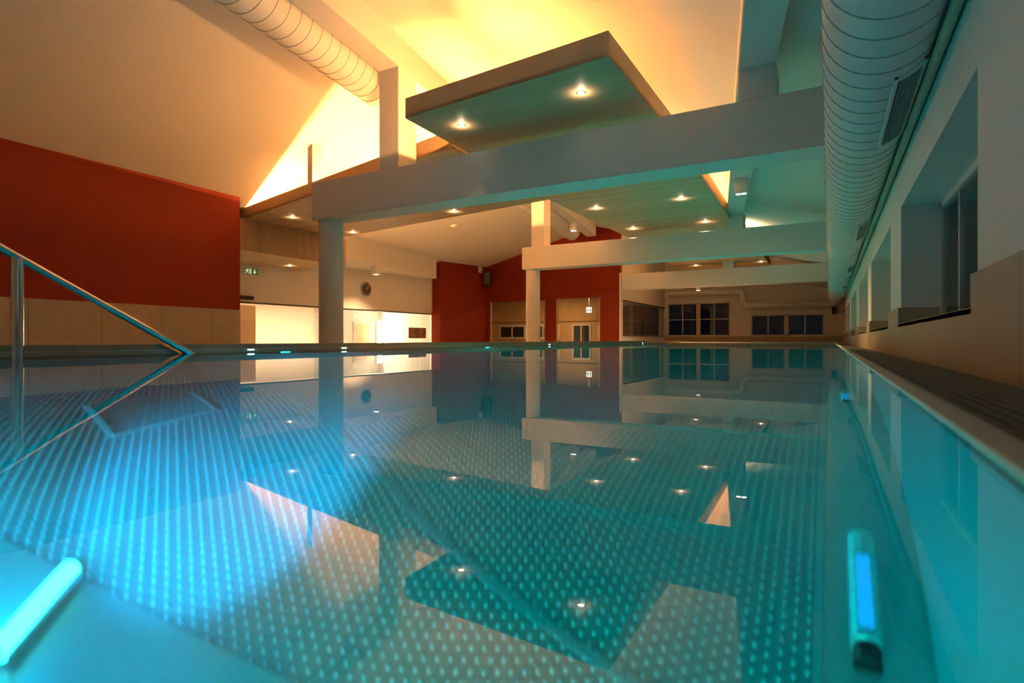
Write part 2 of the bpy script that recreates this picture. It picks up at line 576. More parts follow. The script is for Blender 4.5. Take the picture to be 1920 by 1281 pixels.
# ------------------------------------------------------------------ floors and pool shell
XL, XE, PY0, PY1, DEP = -6.18, 0.18, 0.06, 27.4, 1.14
f = MB()
f.box(-27, -6.55, Y0, 45, FL - .1, FL)
struct(f.build('floor', M['deck']))
struct(MB().box(-9.8, XW, PY1 + .02, YF, -.3, .005).build('floor_far', M['deck']))
struct(MB().box(-6.55, XW, Y0, PY0 - .12, -.3, .0).build('floor_near', M['deck']))
SX0, SX1, SY0, SY1 = -3.4, -.02, .16, 4.3           # the near field carries modelled studs, the rest the same pattern as relief
PITCH = .0255
def pool_floor_mesh():
    V, Fc, Mi = [], [], []
    def rect(x0, x1, y0, y1, mi):
        b = len(V)
        V.extend([(x0, y0, -DEP), (x1, y0, -DEP), (x1, y1, -DEP), (x0, y1, -DEP)])
        Fc.append((b, b + 1, b + 2, b + 3)); Mi.append(mi)
    rect(XL, SX0, PY0, PY1, 0)
    rect(SX1, XE, PY0, PY1, 0)
    rect(SX0, SX1, SY1, PY1, 0)
    rect(SX0, SX1, PY0, SY1, 1)
    seg = 8
    prof = ((.0068, 0.0), (.0054, .0038), (.0030, .0056))
    cs = [(math.cos(2 * math.pi * k / seg), math.sin(2 * math.pi * k / seg)) for k in range(seg)]
    px, py = PITCH, PITCH * 1.15
    for i in range(int(math.floor(SX0 / px)), int(math.ceil(SX1 / px))):
        x = (i + .5) * px
        if not (SX0 < x - .01 and x + .01 < SX1):
            continue
        off = .5 if i % 2 else 0.0
        for j in range(int(SY0 / py), int(SY1 / py) + 1):
            y = (j + .5 - off) * py
            if y < SY0 or y > SY1 - .012:
                continue
            b = len(V)
            for r, z in prof:
                V.extend([(x + r * a_, y + r * b_, -DEP + z) for a_, b_ in cs])
            for q_ in range(2):
                for k in range(seg):
                    l = (k + 1) % seg
                    Fc.append((b + q_ * seg + k, b + q_ * seg + l, b + (q_ + 1) * seg + l, b + (q_ + 1) * seg + k)); Mi.append(1)
            Fc.append(tuple(b + 2 * seg + k for k in range(seg))); Mi.append(1)
    b = len(V)                                     # underside
    V.extend([(XL, PY0, -DEP - .05), (XE, PY0, -DEP - .05), (XE, PY1, -DEP - .05), (XL, PY1, -DEP - .05)])
    Fc.append((b + 3, b + 2, b + 1, b)); Mi.append(0)
    me = bpy.data.meshes.new('pool_floor')
    me.from_pydata(V, [], Fc)
    me.materials.append(M['stud']); me.materials.append(M['studplain'])
    me.polygons.foreach_set('material_index', Mi)
    me.polygons.foreach_set('use_smooth', [len(f_) == 4 and i_ > 3 for i_, f_ in enumerate(Fc)])
    me.update()
    o = bpy.data.objects.new('pool_floor', me)
    COL.objects.link(o)
    return o
struct(pool_floor_mesh())
p = MB()
p.box(XE, XE + .04, PY0 - .04, PY1, -DEP - .05, -.03)
p.box(XL - .04, XE + .04, PY0 - .06, PY0, -DEP - .05, -.03)
p.box(XL - .04, XE + .04, PY1, PY1 + .06, -DEP - .05, -.03)
p.box(XL - .04, XL, PY0, PY1, -DEP - .05, -.03)
struct(p.build('pool_wall', M['poolsteel']))
# smooth margins: strip along the window side and a plain apron at the near end
p = MB()
p.box(-.015, XE, PY0, PY1, -DEP, -DEP + .006)
p.box(-.03, -.015, PY0, PY1, -DEP, -DEP + .012)
p.quad([(-2.6, PY0), (XE, PY0), (XE, .52), (-.95, .80), (-1.68, .575), (-2.6, .29)], -DEP, -DEP + .008)
tag(p.build('floor_margin', M['poolsteel']), 'smooth steel margin of the pool floor along the window side and near end', 'pool lining')
# left ledge above the water
lg = thing('pool_ledge', 'low brown steel ledge along the far left pool side just above the water', 'ledge', (XL, 0, 0))
MB().box(-.37, 0, PY0, PY1, FL, .085).build('ledge_face', M['ledge'], lg)
MB().box(-.39, .015, PY0, PY1, .085, .10).build('ledge_top', M['ledge'], lg)
MB().box(-.36, .006, PY0, PY1, .035, .041).build('ledge_joint', M['steel'], lg)

# water
wbm = MB()
vsx = [wbm.bm.verts.new(p_) for p_ in ((XL, PY0, 0), (XE, PY0, 0), (XE, PY1, 0), (XL, PY1, 0))]
wbm.bm.faces.new(vsx)
wo = wbm.build('pool_water', M['water'])
tag(wo, 'still clear blue and teal pool water mirroring the hall', 'water', kind='stuff')

# overflow edge and gutter grating along the window side
cp = thing('pool_coping', 'rounded beige overflow edge of the pool along the window side', 'pool edge', (XE, 0, 0))
pr = [(0, -.06), (0, -.012), (.012, .004), (.035, .010), (.058, .006), (.066, -.06)]
c1 = MB()
c1.hull([(x, PY0, z) for x, z in pr], [(x, PY1, z) for x, z in pr])
c1.build('edge', M['coping'], cp)
c2 = MB()
pr2 = [(0, -.06), (0, -.012), (-.012, .004), (-.035, .010), (-.058, .006), (-.10, -.06)]
c2.hull([(XL - XE, PY0 + z_, w_) for z_, w_ in pr2], [(0, PY0 + z_, w_) for z_, w_ in pr2])
c2.build('near_edge', M['coping'], cp)
gt = thing('gutter_grating', 'dark slatted gutter grating between the pool edge and the window wall', 'grating', (.25, 0, 0))
g = MB()
n = 11
for k in range(n):
    x0_ = k * (.44 / n)
    zt = -.002 - .045 * (k / n)
    g.box(x0_, x0_ + .44 / n * .62, Y0, PY1 + .02, zt - .03, zt)
g.build('slats', M['grating'], gt)
g = MB()
for k in range(64):
    yk = Y0 + .2 + k * .49
    g.box(0, .438, yk, yk + .02, -.095, -.075)
g.box(0, .438, Y0, PY1 + .02, -.30, -.22)
g.build('bearers', M['black'], gt)

# floor hatch, weld seams
h = thing('floor_hatch', 'square raised steel hatch plate on the pool floor at left', 'hatch', (0, 0, -DEP))
q = [(-2.632, 1.171), (-2.102, 1.014), (-2.198, 1.447), (-2.701, 1.642)]
MB().quad(q, 0, .018).build('plate', M['stud'], h)
e = MB()
for a, b in zip(q, q[1:] + q[:1]):
    e.tube([(a[0], a[1], .015), (b[0], b[1], .015)], .012, 8)
e.build('rim', M['poolsteel'], h)
def seam(pts, label, w=.009):
    m_ = MB()
    P = [Vector((x, y, 0)) for x, y in pts]
    L, R_ = [], []
    for i, p_ in enumerate(P):
        d = (P[min(i + 1, len(P) - 1)] - P[max(i - 1, 0)]).normalized()
        n_ = Vector((-d.y, d.x, 0)) * w
        L.append(p_ + n_); R_.append(p_ - n_)
    for i in range(len(P) - 1):
        m_.quad([(v.x, v.y) for v in (R_[i], R_[i + 1], L[i + 1], L[i])], -DEP, -DEP + .004)
    tag(m_.build('weld_seam', M['seamline']), label, 'seam', 'welded seams of the pool floor')
seam([(-2.10, 1.0), (-2.15, 1.25), (-2.2, 1.45), (-2.25, 2.0), (-2.32, 2.6), (-2.6, 4.5), (-2.9, 8)], 'welded floor seam running away past the steel hatch plate')
seam([(-2.21, 1.83), (-1.526, 1.507), (-1.093, 1.313), (-.9, 1.262), (-.75, 1.231), (-.46, 1.179), (-.03, 1.12)], 'welded floor seam crossing the middle of the pool floor diagonally', .011)

# ------------------------------------------------------------------ columns and concrete frame
def column(x, y, label):
    c_ = thing('column', label, 'column', (x, y, FL), 'round columns at the pool ledge')
    MB().tube([(0, 0, 0), (0, 0, 2.84 - FL)], .27, 48).build('shaft', M['beam'], c_, smooth=True)
    MB().tube([(0, 0, 0), (0, 0, .08)], .285, 48).build('foot_ring', M['steel'], c_, smooth=True)
column(-9.93, 9.33, 'thick round white column holding up the left end of the nearest beam')
column(-9.98, 19.56, 'slimmer looking round white column in front of the dark red back wall')

BEAMS = ((9.0, -10.2, 'nearest big white cross beam spanning the pool above the round column'),
         (19.25, -10.3, 'second white cross beam, between the nearest beam and the red wall'),
         (29.7, -9.78, 'farthest white cross beam, ending at the corner of the red wall'))
PT = .62
for i, (y, xa, lab) in enumerate(BEAMS):
    b_ = thing('roof_beam', lab, 'beam', (xa, y, 2.84), 'white cross beams over the pool')
    MB().box(0, XW - xa, 0, PT, 0, .84).build('chord', M['beam'], b_, bevel=.012)
    if i < 2:
        xl = {0: -8.19, 1: -9.89}[i]
        p1 = MB().box(xl - xa, xl - xa + .52, 0, PT - .04, .84, 5.74 - 2.84).build('post', M['beam'], b_, bevel=.008)
    xr_ = {0: -1.17, 1: -2.87, 2: -4.6}[i]
    MB().box(xr_ - xa, xr_ - xa + .50, 0, PT - .04, .84, 4.16 - 2.84).build('post', M['beam'], b_, bevel=.008)

def purlin(name, label, fx, hw, zb, ya, yb):
    pts = []
    m_ = MB()
    def ring(y):
        x = fx(y)
        r_ = [(x - hw, y, zb), (x + hw, y, zb), (x + hw, y, zc(x + hw, y) + .01)]
        if fx is xr:
            r_.append((x, y, zc(x, y) + .01))
        r_.append((x - hw, y, zc(x - hw, y) + .01))
        return r_
    m_.hull(ring(ya), ring(yb))
    return tag(m_.build(name, M['beam']), label, 'beam')
purlin('ridge_beam', 'white ridge beam under the roof peak beside the left spiral duct', xr, .26, 5.73, Y0, 28.9)
purlin('purlin', 'white lengthwise roof beam above the middle of the pool at right', xq, .25, 4.15, Y0, 38.9)

# slim white post standing on the left suspended panel
q = [(-12.34, 10.76), (-12.09, 10.70), (-12.09, 11.0), (-12.34, 11.06)]
m = MB()
m.hull([(x, y, 4.08) for x, y in q], [(x, y, zc(x, y) + .01) for x, y in q])
tag(m.build('hanger_post', M['white']), 'slim white post rising from the long left oak panel to the ceiling', 'post')

# ------------------------------------------------------------------ suspended oak panels with hidden LED strips
def sail(label, q, strips, mats, ztop=4.35, zb=4.0, low=None):
    """q: outline (counter-clockwise) at underside height zb; strips: edges (index) that carry a strip, with inset and height"""
    cx_ = sum(x for x, y in q) / len(q)
    cy_ = sum(y for x, y in q) / len(q)
    s = thing('suspended_panel', label, 'ceiling panel', (cx_, cy_, zb), 'suspended oak ceiling panels')
    L = [(x - cx_, y - cy_) for x, y in q]
    MB().quad(L, 0, .06).build('board', mats[0], s)
    for i in range(len(L)):
        a, b = Vector(L[i]), Vector(L[(i + 1) % len(L)])
        d = (b - a).normalized()
        nin = Vector((-d.y, d.x))
        pq = [a, b, b + nin * .05, a + nin * .05]
        ob = MB().quad([tuple(v) for v in pq], .001, .13 if i == low else ztop - zb).build('fascia', mats[1] if abs(d.x) > abs(d.y) else mats[2], s)
        for (k, inset, hz, mt, *tilt) in strips:
            if k == i and tilt:                        # added fill strip, angled to throw its light outwards
                a2, b2 = a + nin * inset + (b - a) * .58, b + nin * inset - d * .2
                ct, st = math.cos(math.radians(tilt[0])) * .06, math.sin(math.radians(tilt[0])) * .06
                lo = [(v.x, v.y, hz) for v in (a2, b2)] + [(v.x + nin.x * ct, v.y + nin.y * ct, hz + st) for v in (b2, a2)]
                nx = Vector((-nin.x * math.sin(math.radians(tilt[0])), -nin.y * math.sin(math.radians(tilt[0])), math.cos(math.radians(tilt[0])))) * .01
                MB().hull(lo, [tuple(Vector(p_) + nx) for p_ in lo]).build('led_strip', M[mt], s)
            elif k == i:
                a2 = a + nin * inset + d * .25
                b2 = b + nin * inset - d * .25
                w_ = nin * .035
                MB().quad([tuple(v) for v in (a2, b2, b2 + w_, a2 + w_)], hz, hz + .015).build('led_strip', M[mt], s)
    return s
WM = (M['sail'], M['fascia'], M['fascia_y'])
sail('long oak panel at left reaching from the red wall to the near oak panel',
     [(-16.6, 11.74), (-6.62, 9.36), (-6.78, 14.17), (-16.55, 15.62)], [(0, .16, .08, 'led'), (2, .5, .33, 'led_back')], WM)
sail('near oak panel hanging in front of the nearest beam with two bright spots',
     [(-6.44, 7.74), (-2.62, 7.38), (-2.56, 11.6), (-6.56, 11.6)], [(3, .8, .20, 'fill_sail', 97)], WM, low=3)  # added strip to fill the left ceiling; low edge lets it spill
sail('oak panel between the nearest and the second beam with four spots',
     [(-6.75, 13.4), (-2.62, 13.4), (-2.80, 21.2), (-6.62, 21.2)], [(1, .16, .08, 'led_side'), (3, .16, .08, 'led_far')], WM)
sail('farthest oak panel hanging over the last cross beam with two spots',
     [(-7.1, 26.6), (-2.65, 26.6), (-2.65, 32.2), (-7.1, 32.2)], [(1, .16, .08, 'led_far'), (3, .16, .08, 'led_far')], WM)
# oak clad bulkhead hanging below the long panel
bk = thing('oak_bulkhead', 'oak clad box hanging below the long left panel beside the exit sign', 'bulkhead', (-16.2, 11.35, 2.97))
MB().box(-2.7, 0, 0, 4.6, .02, 1.02).build('cladding', M['wood_v'], bk)
MB().box(-2.7, .004, -.004, 4.604, 0, .02).build('soffit_board', M['sail'], bk)

# ------------------------------------------------------------------ recessed spotlights
def link_copy(src, loc, label, group):
    r = src.copy(); COL.objects.link(r)
    r.location = loc
    r['label'] = label
    r['group'] = group
    for ch in list(src.children):
        c_ = ch.copy(); COL.objects.link(c_)
        c_.parent = r
    return r
sp = thing('recessed_spotlight', 'tmp', 'spotlight', (0, 0, 0), 'recessed spots in the oak panels')
MB().disc((0, 0, .004), (0, 0, -1), .075, .010, 28).build('trim_ring', M['steel'], sp, smooth=True)
MB().disc((0, 0, -.004), (0, 0, -1), .055, .004, 28).build('lens', M['lens'], sp, smooth=True)
spot_light('bulb', sp, (0, 0, -.05), (0, 0, -1), 60, WARMW, 60, 1.0, .04)
spot_light('halo_fill', sp, (0, 0, -.10), (0, 0, 1), 3.0, (1.0, .68, .42), 174, .6, .05)  # added fill light below the lens, brightening the board around each spot
SPOTS = [((-5.77, 8.48, 4.0), 'left of the two bright spots in the near oak panel'),
         ((-3.38, 8.27, 4.0), 'right of the two bright spots in the near oak panel'),
         ((-14.78, 12.29, 4.0), 'spot in the long left oak panel beside the white column top, over the oak box'),
         ((-14.94, 15.06, 4.0), 'spot in the long left oak panel just right of the near column'),
         ((-9.86, 14.09, 4.0), 'spot in the long left oak panel just under the nearest beam'),
         ((-5.97, 15.78, 4.0), 'front left of the four spots in the second oak panel'),
         ((-3.54, 15.84, 4.0), 'front right of the four spots in the second oak panel'),
         ((-5.95, 19.29, 4.0), 'back left of the four spots in the second oak panel'),
         ((-3.53, 19.31, 4.0), 'back right of the four spots in the second oak panel'),
         ((-6.05, 30.46, 4.0), 'left of the two spots in the farthest oak panel'),
         ((-2.95, 30.56, 4.0), 'right of the two spots in the farthest oak panel'),
         ((-18.0, 14.85, 2.97), 'spot in the underside of the oak box right of the exit sign')]
for i, (loc, lab) in enumerate(SPOTS):
    if i == 0:
        sp.location = loc
        sp['label'] = lab
    else:
        link_copy(sp, loc, lab, 'recessed spots in the oak panels')

# ------------------------------------------------------------------ white cube lamps
cb = thing('cube_lamp', 'tmp', 'ceiling lamp', (0, 0, 0), 'white cube lamps')
MB().box(-.15, .15, -.15, .15, -.36, 0).build('case', M['cube'], cb, bevel=.01)
l_ = MB()
for sx in (-1, 1):
    l_.disc((sx * .065, 0, -.359), (0, 0, -1), .055, .006, 20)
l_.build('lens', M['lens'], cb)
spot_light('bulb', cb, (0, 0, -.42), (0, 0, -1), 650, WARMW, 120, 1.0, .06)
CUBES = [((-17.5, 19.05, 3.39), 'white cube lamp under the white soffit beside the wall clock'),
         ((xr(25.3) - .1, 25.3, 5.73), 'white cube lamp under the ridge beam in front of the red gable'),
         ((xq(15.2) + .02, 15.2, 4.15), 'white cube lamp under the lengthwise roof beam behind the nearest beam'),
         ((-5.85, 30.02, 2.84), 'small white cube lamp under the farthest cross beam')]
for i, (loc, lab) in enumerate(CUBES):
    if i == 0:
        cb.location = loc
        cb['label'] = lab
    else:
        r = link_copy(cb, loc, lab, 'white cube lamps')
        if i == 3:
            r.scale = (.7, .7, .5)

# ------------------------------------------------------------------ ventilation ducts
def spiral(axis_pts, r, pitch, y0, y1):
    """thin raised seam winding round a straight duct"""
    a, b = Vector(axis_pts[0]), Vector(axis_pts[1])
    t = (b - a).normalized()
    s = t.cross(Vector((0, 0, 1))).normalized()
    u = s.cross(t)
    L = (b - a).length
    nstep = int(L / pitch * 28)
    pts = []
    for k in range(nstep + 1):
        f_ = k / nstep
        ang = 2 * math.pi * f_ * L / pitch
        pts.append(a + t * (f_ * L) + (s * math.cos(ang) + u * math.sin(ang)) * r)
    return pts
ya, yb = Y0, 27.3
d1 = thing('air_duct', 'white spiral air duct running under the roof left of the ridge beam', 'duct', (0, 0, 0))
A_, B_ = Vector((xr(ya) - .70, ya, 5.71)), Vector((xr(yb) - .70, yb, 5.71))
t_ = (B_ - A_).normalized()
MB().tube([A_, B_, B_ + t_ * .06], [.40, .40, .37], 48).build('tube', M['duct'], d1, smooth=True)
MB().tube(spiral((A_, B_), .401, .27, ya, yb), .007, 5).build('spiral_seam', M['seam'], d1)
md = B_ - t_ * 4.2
MB().tube([md, md + t_ * .12], .415, 48).build('joint_collar', M['duct'], d1, smooth=True)

DX, DZ, DR = .325, 2.427, .373
d2 = thing('air_duct', 'big white spiral air duct running above the windows along the right wall', 'duct', (DX, 0, DZ))
MB().tube([(0, Y0, 0), (0, 37.2, 0), (0, 37.4, 0), (0, 37.5, 0)], [DR, DR, DR * .93, DR * .75], 56).build('tube', M['duct'], d2, smooth=True)
MB().tube(spiral(((0, Y0, 0), (0, 37.2, 0)), DR + .001, .27, 0, 0), .006, 5).build('spiral_seam', M['seam'], d2)
def duct_patch(b, a0, a1, y0, y1, r0, r1, seg=8):
    for k in range(seg):
        p0, p1 = a0 + (a1 - a0) * k / seg, a0 + (a1 - a0) * (k + 1) / seg
        q_ = [(math.cos(p0), math.sin(p0)), (math.cos(p1), math.sin(p1))]
        b.hull([(q_[0][0] * r0, y0, q_[0][1] * r0), (q_[1][0] * r0, y0, q_[1][1] * r0), (q_[1][0] * r1, y0, q_[1][1] * r1), (q_[0][0] * r1, y0, q_[0][1] * r1)],
               [(q_[0][0] * r0, y1, q_[0][1] * r0), (q_[1][0] * r0, y1, q_[1][1] * r0), (q_[1][0] * r1, y1, q_[1][1] * r1), (q_[0][0] * r1, y1, q_[0][1] * r1)])
RD = math.radians
for (v0, v1) in ((5.0, 6.7), (11.2, 12.9), (17.4, 19.1), (23.6, 25.3), (29.8, 31.5)):
    fr = MB()
    a0, a1 = RD(-76), RD(-40)
    duct_patch(fr, a0, a1, v0, v0 + .05, DR, DR + .02)
    duct_patch(fr, a0, a1, v1 - .05, v1, DR, DR + .02)
    duct_patch(fr, a0, a0 + RD(4), v0, v1, DR, DR + .02, 2)
    duct_patch(fr, a1 - RD(4), a1, v0, v1, DR, DR + .02, 2)
    vent = fr.build('vent', M['duct'], d2)
    vb = MB()
    duct_patch(vb, a0 + RD(3), a1 - RD(3), v0 + .04, v1 - .04, DR, DR + .006)
    vb.build('vent_opening', M['grille'], vent)
    sl = MB()
    for k in range(1, 9):
        aa = a0 + RD(4) + (a1 - a0 - RD(8)) * k / 9
        duct_patch(sl, aa, aa + RD(1.0), v0 + .04, v1 - .04, DR + .004, DR + .016, 1)
    sl.build('vent_slats', M['seam'], vent)
for yk in (3.0, 9.4, 15.2, 21.0, 27.0, 33.0):
    pts = [(math.cos(a) * (DR + .006), yk, math.sin(a) * (DR + .006)) for a in [RD(-70 + k * 8) for k in range(33)]]
    MB().tube(pts, .010, 6).build('hanger_band', M['seam'], d2)

pp = tag(MB().tube([(XW - .05, Y0, 2.17), (XW - .05, 37.4, 2.17)], .035, 14).build('wall_pipe', M['pipe'], smooth=True),
         'thin beige pipe running between the big duct and the window wall', 'pipe')
def arc(c, r, a0, a1, n=8):
    return [(c[0] + r * math.cos(a0 + (a1 - a0) * k / n), 38.55, c[1] + r * math.sin(a0 + (a1 - a0) * k / n)) for k in range(n + 1)]
path = [(-9.33, 38.55, 3.22)] + arc((-5.15, 2.87), .35, math.pi / 2, 0) + arc((-4.42, 2.66), .38, math.pi, 1.5 * math.pi)[0:] + [(.12, 38.55, 2.28)]
d3 = thing('air_duct', 'narrow beige duct with an S bend above the far windows', 'duct', (0, 0, 0))
MB().tube(path, .175, 28).build('tube', M['duct'], d3, smooth=True)
MB().tube([(-.35, 38.55, 2.28), (-.25, 38.55, 2.28)], .19, 28).build('joint_collar', M['duct'], d3, smooth=True)
for xk, zk in ((-8.6, 3.22), (-6.2, 3.22), (-3.2, 2.28), (-1.2, 2.28)):
    MB().box(xk - .02, xk + .02, 38.55, YF, zk - .2, zk - .17).build('wall_bracket', M['duct'], d3)
MB().tube([(-9.28, 38.55, 3.22), (-9.36, 38.55, 3.22)], .185, 28).build('end_cap', M['duct'], d3, smooth=True)

# ------------------------------------------------------------------ handrail
hr = thing('handrail', 'steel handrail sloping down into the water at left', 'handrail', (0, 0, 0))
TIP = Vector((-6.06, 3.73, -.02)); TOP = Vector((-5.90, 2.02, .90))
dv = (TOP - TIP)
far = TOP + dv * .55
MB().tube([TIP - dv * .25, TIP, TOP, far, far + Vector((0, -.35, .05)), far + Vector((0, -.5, -.1)), far + Vector((0, -.5, -.8))], .032, 20).build('rail', M['chrome'], hr, smooth=True)
pu = (2.13 - TIP.y) / (TOP.y - TIP.y)
pt_ = TIP + dv * pu
MB().tube([(pt_.x, pt_.y, -DEP), (pt_.x, pt_.y, pt_.z - .01)], .045, 20).build('post', M['chrome'], hr, smooth=True)
MB().tube([(pt_.x, pt_.y, -DEP), (pt_.x, pt_.y, -DEP + .02)], .09, 24).build('post_flange', M['chrome'], hr, smooth=True)

# ------------------------------------------------------------------ wall clock, signs, loudspeakers, small fittings
ck = thing('wall_clock', 'round wall clock with dark face and pale hands', 'clock', (XC, 19.85, 2.50))
MB().disc((0, 0, 0), (1, 0, 0), .36, .06, 40).build('case', M['clockrim'], ck, smooth=True)
MB().disc((.058, 0, 0), (1, 0, 0), .30, .01, 40).build('face', M['clockface'], ck, smooth=True)
def hand(name, ang, L, w_):
    s, c_ = math.sin(ang), math.cos(ang)
    h_ = MB()
    pts = [(-w_, -.05), (w_, -.05), (w_ * .6, L), (-w_ * .6, L)]
    R_ = [(.07, x * c_ + z * s, -x * s + z * c_) for x, z in pts]
    h_.hull(R_, [(.076, y, z) for _, y, z in R_])
    h_.build(name, M['hand'], ck)
hand('hour_hand', math.radians(38), .17, .016)
hand('minute_hand', math.radians(36), .26, .011)
for k in range(12):
    a = math.pi / 6 * k
    s, c_ = math.sin(a), math.cos(a)
    R_ = [(.068, x * c_ + z * s, -x * s + z * c_) for x, z in ((-.008, .235), (.008, .235), (.008, .28), (-.008, .28))]
    MB().hull(R_, [(.072, y, z) for _, y, z in R_]).build('hour_mark', M['hand'], ck)

def flat(name, polys, mat, parent, x0, x1):
    """flat shapes given as (y, z) outlines on a sign that faces +X"""
    m_ = MB()
    for P in polys:
        m_.hull([(x0, y, z) for y, z in P], [(x1, y, z) for y, z in P])
    return m_.build(name, mat, parent)
ex = thing('exit_sign', 'green emergency exit sign with running figure and down arrow on the lobby wall', 'sign', (XC, 13.8, 2.70))
MB().box(0, .05, -.33, .33, -.13, .17).build('case', M['cube'], ex)
MB().box(.05, .056, -.29, .29, -.11, .11).build('face', M['green'], ex)
flat('arrow', [[(.13, .08), (.17, .08), (.17, -.02), (.13, -.02)], [(.07, 0), (.23, 0), (.15, -.09)]], M['exitw'], ex, .056, .06)
flat('running_figure', [[(-.16, .09), (-.12, .09), (-.12, .055), (-.16, .055)],
                        [(-.20, .05), (-.12, .05), (-.14, -.02), (-.20, -.02)],
                        [(-.25, .03), (-.20, .045), (-.20, .02), (-.25, .0)],
                        [(-.12, .045), (-.07, .01), (-.08, -.005), (-.13, .02)],
                        [(-.20, -.02), (-.165, -.02), (-.23, -.09), (-.26, -.09)],
                        [(-.165, -.02), (-.135, -.02), (-.09, -.09), (-.12, -.09)]], M['exitw'], ex, .056, .06)
flat('doorway', [[(-.06, .10), (.0, .10), (.0, -.10), (-.06, -.10)]], M['exitw'], ex, .056, .058)

ex2 = thing('exit_sign', 'small lit exit sign with running figure behind the glass door in the red wall', 'sign', (-13.2, 33.6, 2.02))
MB().box(-.19, .19, 0, .05, -.18, .18).build('case', M['cube'], ex2)
MB().box(-.17, .17, -.006, 0, -.16, .16).build('face', M['paleexit'], ex2)
m = MB()
for (xa_, xb_, za_, zb_) in ((-.11, -.05, .07, .13), (-.13, -.03, -.03, .06), (-.15, -.09, -.13, -.03), (-.06, .0, -.12, -.03), (.05, .13, -.12, .10)):
    m.box(xa_, xb_, -.010, -.006, za_, zb_)
m.build('running_figure', M['green'], ex2)
MB().box(-.02, .02, 0, .03, .18, .98).build('bracket', M['steel'], ex2)

sg = thing('info_sign', 'brown notice plate with rows of small print at the right end of the lobby glass', 'sign', (XC - .084, 23.78, .50))
MB().box(0, .02, -.72, .72, -.28, .28).build('plate', M['plate'], sg)
m = MB()
random.seed(4)
for cx_ in (-.36, .34):
    for k in range(9):
        w_ = random.uniform(.16, .28)
        m.box(.02, .022, cx_ - .26, cx_ - .26 + w_ * 2, .21 - k * .053, .232 - k * .053)
m.build('print_rows', M['plateline'], sg)

def speaker(loc, rot, sc, label):
    s = thing('loudspeaker', label, 'loudspeaker', loc, None, (0, 0, rot))
    s.scale = (sc, sc, sc)
    MB().hull([(-.22, -.2, -.42), (.22, -.2, -.36), (.22, .2, -.36), (-.22, .2, -.42)], [(-.22, -.2, .40), (.22, -.2, .44), (.22, .2, .44), (-.22, .2, .40)]).build('cabinet', M['black'], s, bevel=.02)
    MB().box(-.19, .19, -.215, -.2, -.34, .36).build('front_mesh', M['grille'], s)
    MB().tube([(0, .2, 0), (0, .34, .02)], .04, 12).build('wall_bracket', M['black'], s)
speaker((-18.05, 29.3, 3.80), math.radians(20), 1.0, 'black loudspeaker hung high in the corner of the two red walls')
speaker((.25, 38.79, 1.88), 0, .55, 'small black loudspeaker under the far end of the big duct')
bx = thing('sensor_box', 'small white box high on the red side wall beside the loudspeaker', 'sensor', (-18.35, 28.9, 4.35))
MB().box(0, .10, -.15, .15, -.18, .18).build('case', M['cube'], bx, bevel=.01)
MB().box(.10, .105, -.04, .04, -.12, -.06).build('detector_eye', M['grille'], bx)
sd = thing('smoke_detector', 'small round white smoke detector on the left ceiling slope', 'smoke detector', (-14.54, 20.74, zc(-14.54, 20.74)))
MB().disc((0, 0, .02), (0, 0, -1), .16, .06, 28).build('base', M['cube'], sd, smooth=True)
MB().tube([(0, 0, -.04), (0, 0, -.09)], [.11, .07], 24).build('chamber', M['cube'], sd, smooth=True)
mt = thing('door_closer', 'dark rounded bar fitted above the lobby glass beside the red wall', 'door closer', (XC, 13.2, 1.70))
MB().tube([(.08, -.9, 0), (.08, .65, 0)], .075, 14).build('bar', M['black'], mt, smooth=True)
MB().box(0, .08, -.3, .3, -.04, .04).build('mount', M['black'], mt)

# ------------------------------------------------------------------ lobby behind the clock wall
lobby = MB()
lobby.box(-27, -26.8, 10.6, 29.5, FL, 2.1)
struct(lobby.build('wall_lobby_back', M['white']))
struct(MB().box(-26.8, -18.95, 29.5, 29.68, FL, 2.1).build('wall_lobby_far', M['white']))
struct(MB().box(-26.8, -19.1, 10.4, 10.6, FL, 2.1).build('wall_lobby_end', M['white']))
struct(MB().box(-27, -19.1, 10.4, 29.68, 2.1, 2.2).build('ceiling_lobby', M['white']))
gl = thing('glass_front', 'frameless glass front of the bright lobby below the clock wall', 'glass wall', (XC, 0, FL))
for ya, yb in ((10.9, 13.4), (13.42, 15.3), (15.32, 19.8), (19.82, 24.9)):
    MB().box(-.10, -.085, ya, yb, 0, 1.5 - FL).build('glass_panel', M['glass'], gl)
MB().box(-.12, -.06, 10.9, 24.95, 0, .05).build('floor_rail', M['steel'], gl)
dr = thing('door_1', 'oak door in a pale frame at the back of the bright lobby', 'door', (-26.78, 28.0, FL))
MB().box(0, .08, -1.0, .95, 0, 2.35).build('door_frame', M['frame'], dr)
MB().box(.08, .10, -.78, .73, 0, 2.18).build('door_leaf', M['fascia_y'], dr)
MB().box(.10, .15, .5, .62, 1.0, 1.03).build('door_handle', M['steel'], dr)
dr['kind'] = 'structure'
wp = tag(MB().box(-20.6, -20.2, 14.2, 15.0, FL, 1.52).build('oak_pillar', M['fascia']), 'oak clad pillar behind the lobby glass next to the red wall', 'pillar')
lc = thing('lobby_ceiling_light', 'long warm light strip on the lobby ceiling', 'ceiling lamp', (-22.6, 19, 2.1))
MB().box(-.2, .2, -7, 7, -.05, 0).build('case', M['cube'], lc)
MB().box(-.17, .17, -6.9, 6.9, -.056, -.05).build('diffuser', emit('lobby_diffuser', (1.0, .66, .34), 9.0), lc)
area_light('bulb', lc, (0, 0, -.12), (0, 0, -1), .4, 800, (1.0, .66, .34), 'RECTANGLE', 13)
wl = thing('wall_washer', 'bright upright wall light beside the oak door in the lobby', 'lamp', (-26.8, 29.25, .6))
MB().box(0, .1, -.1, .1, -.9, .9).build('case', M['cube'], wl)
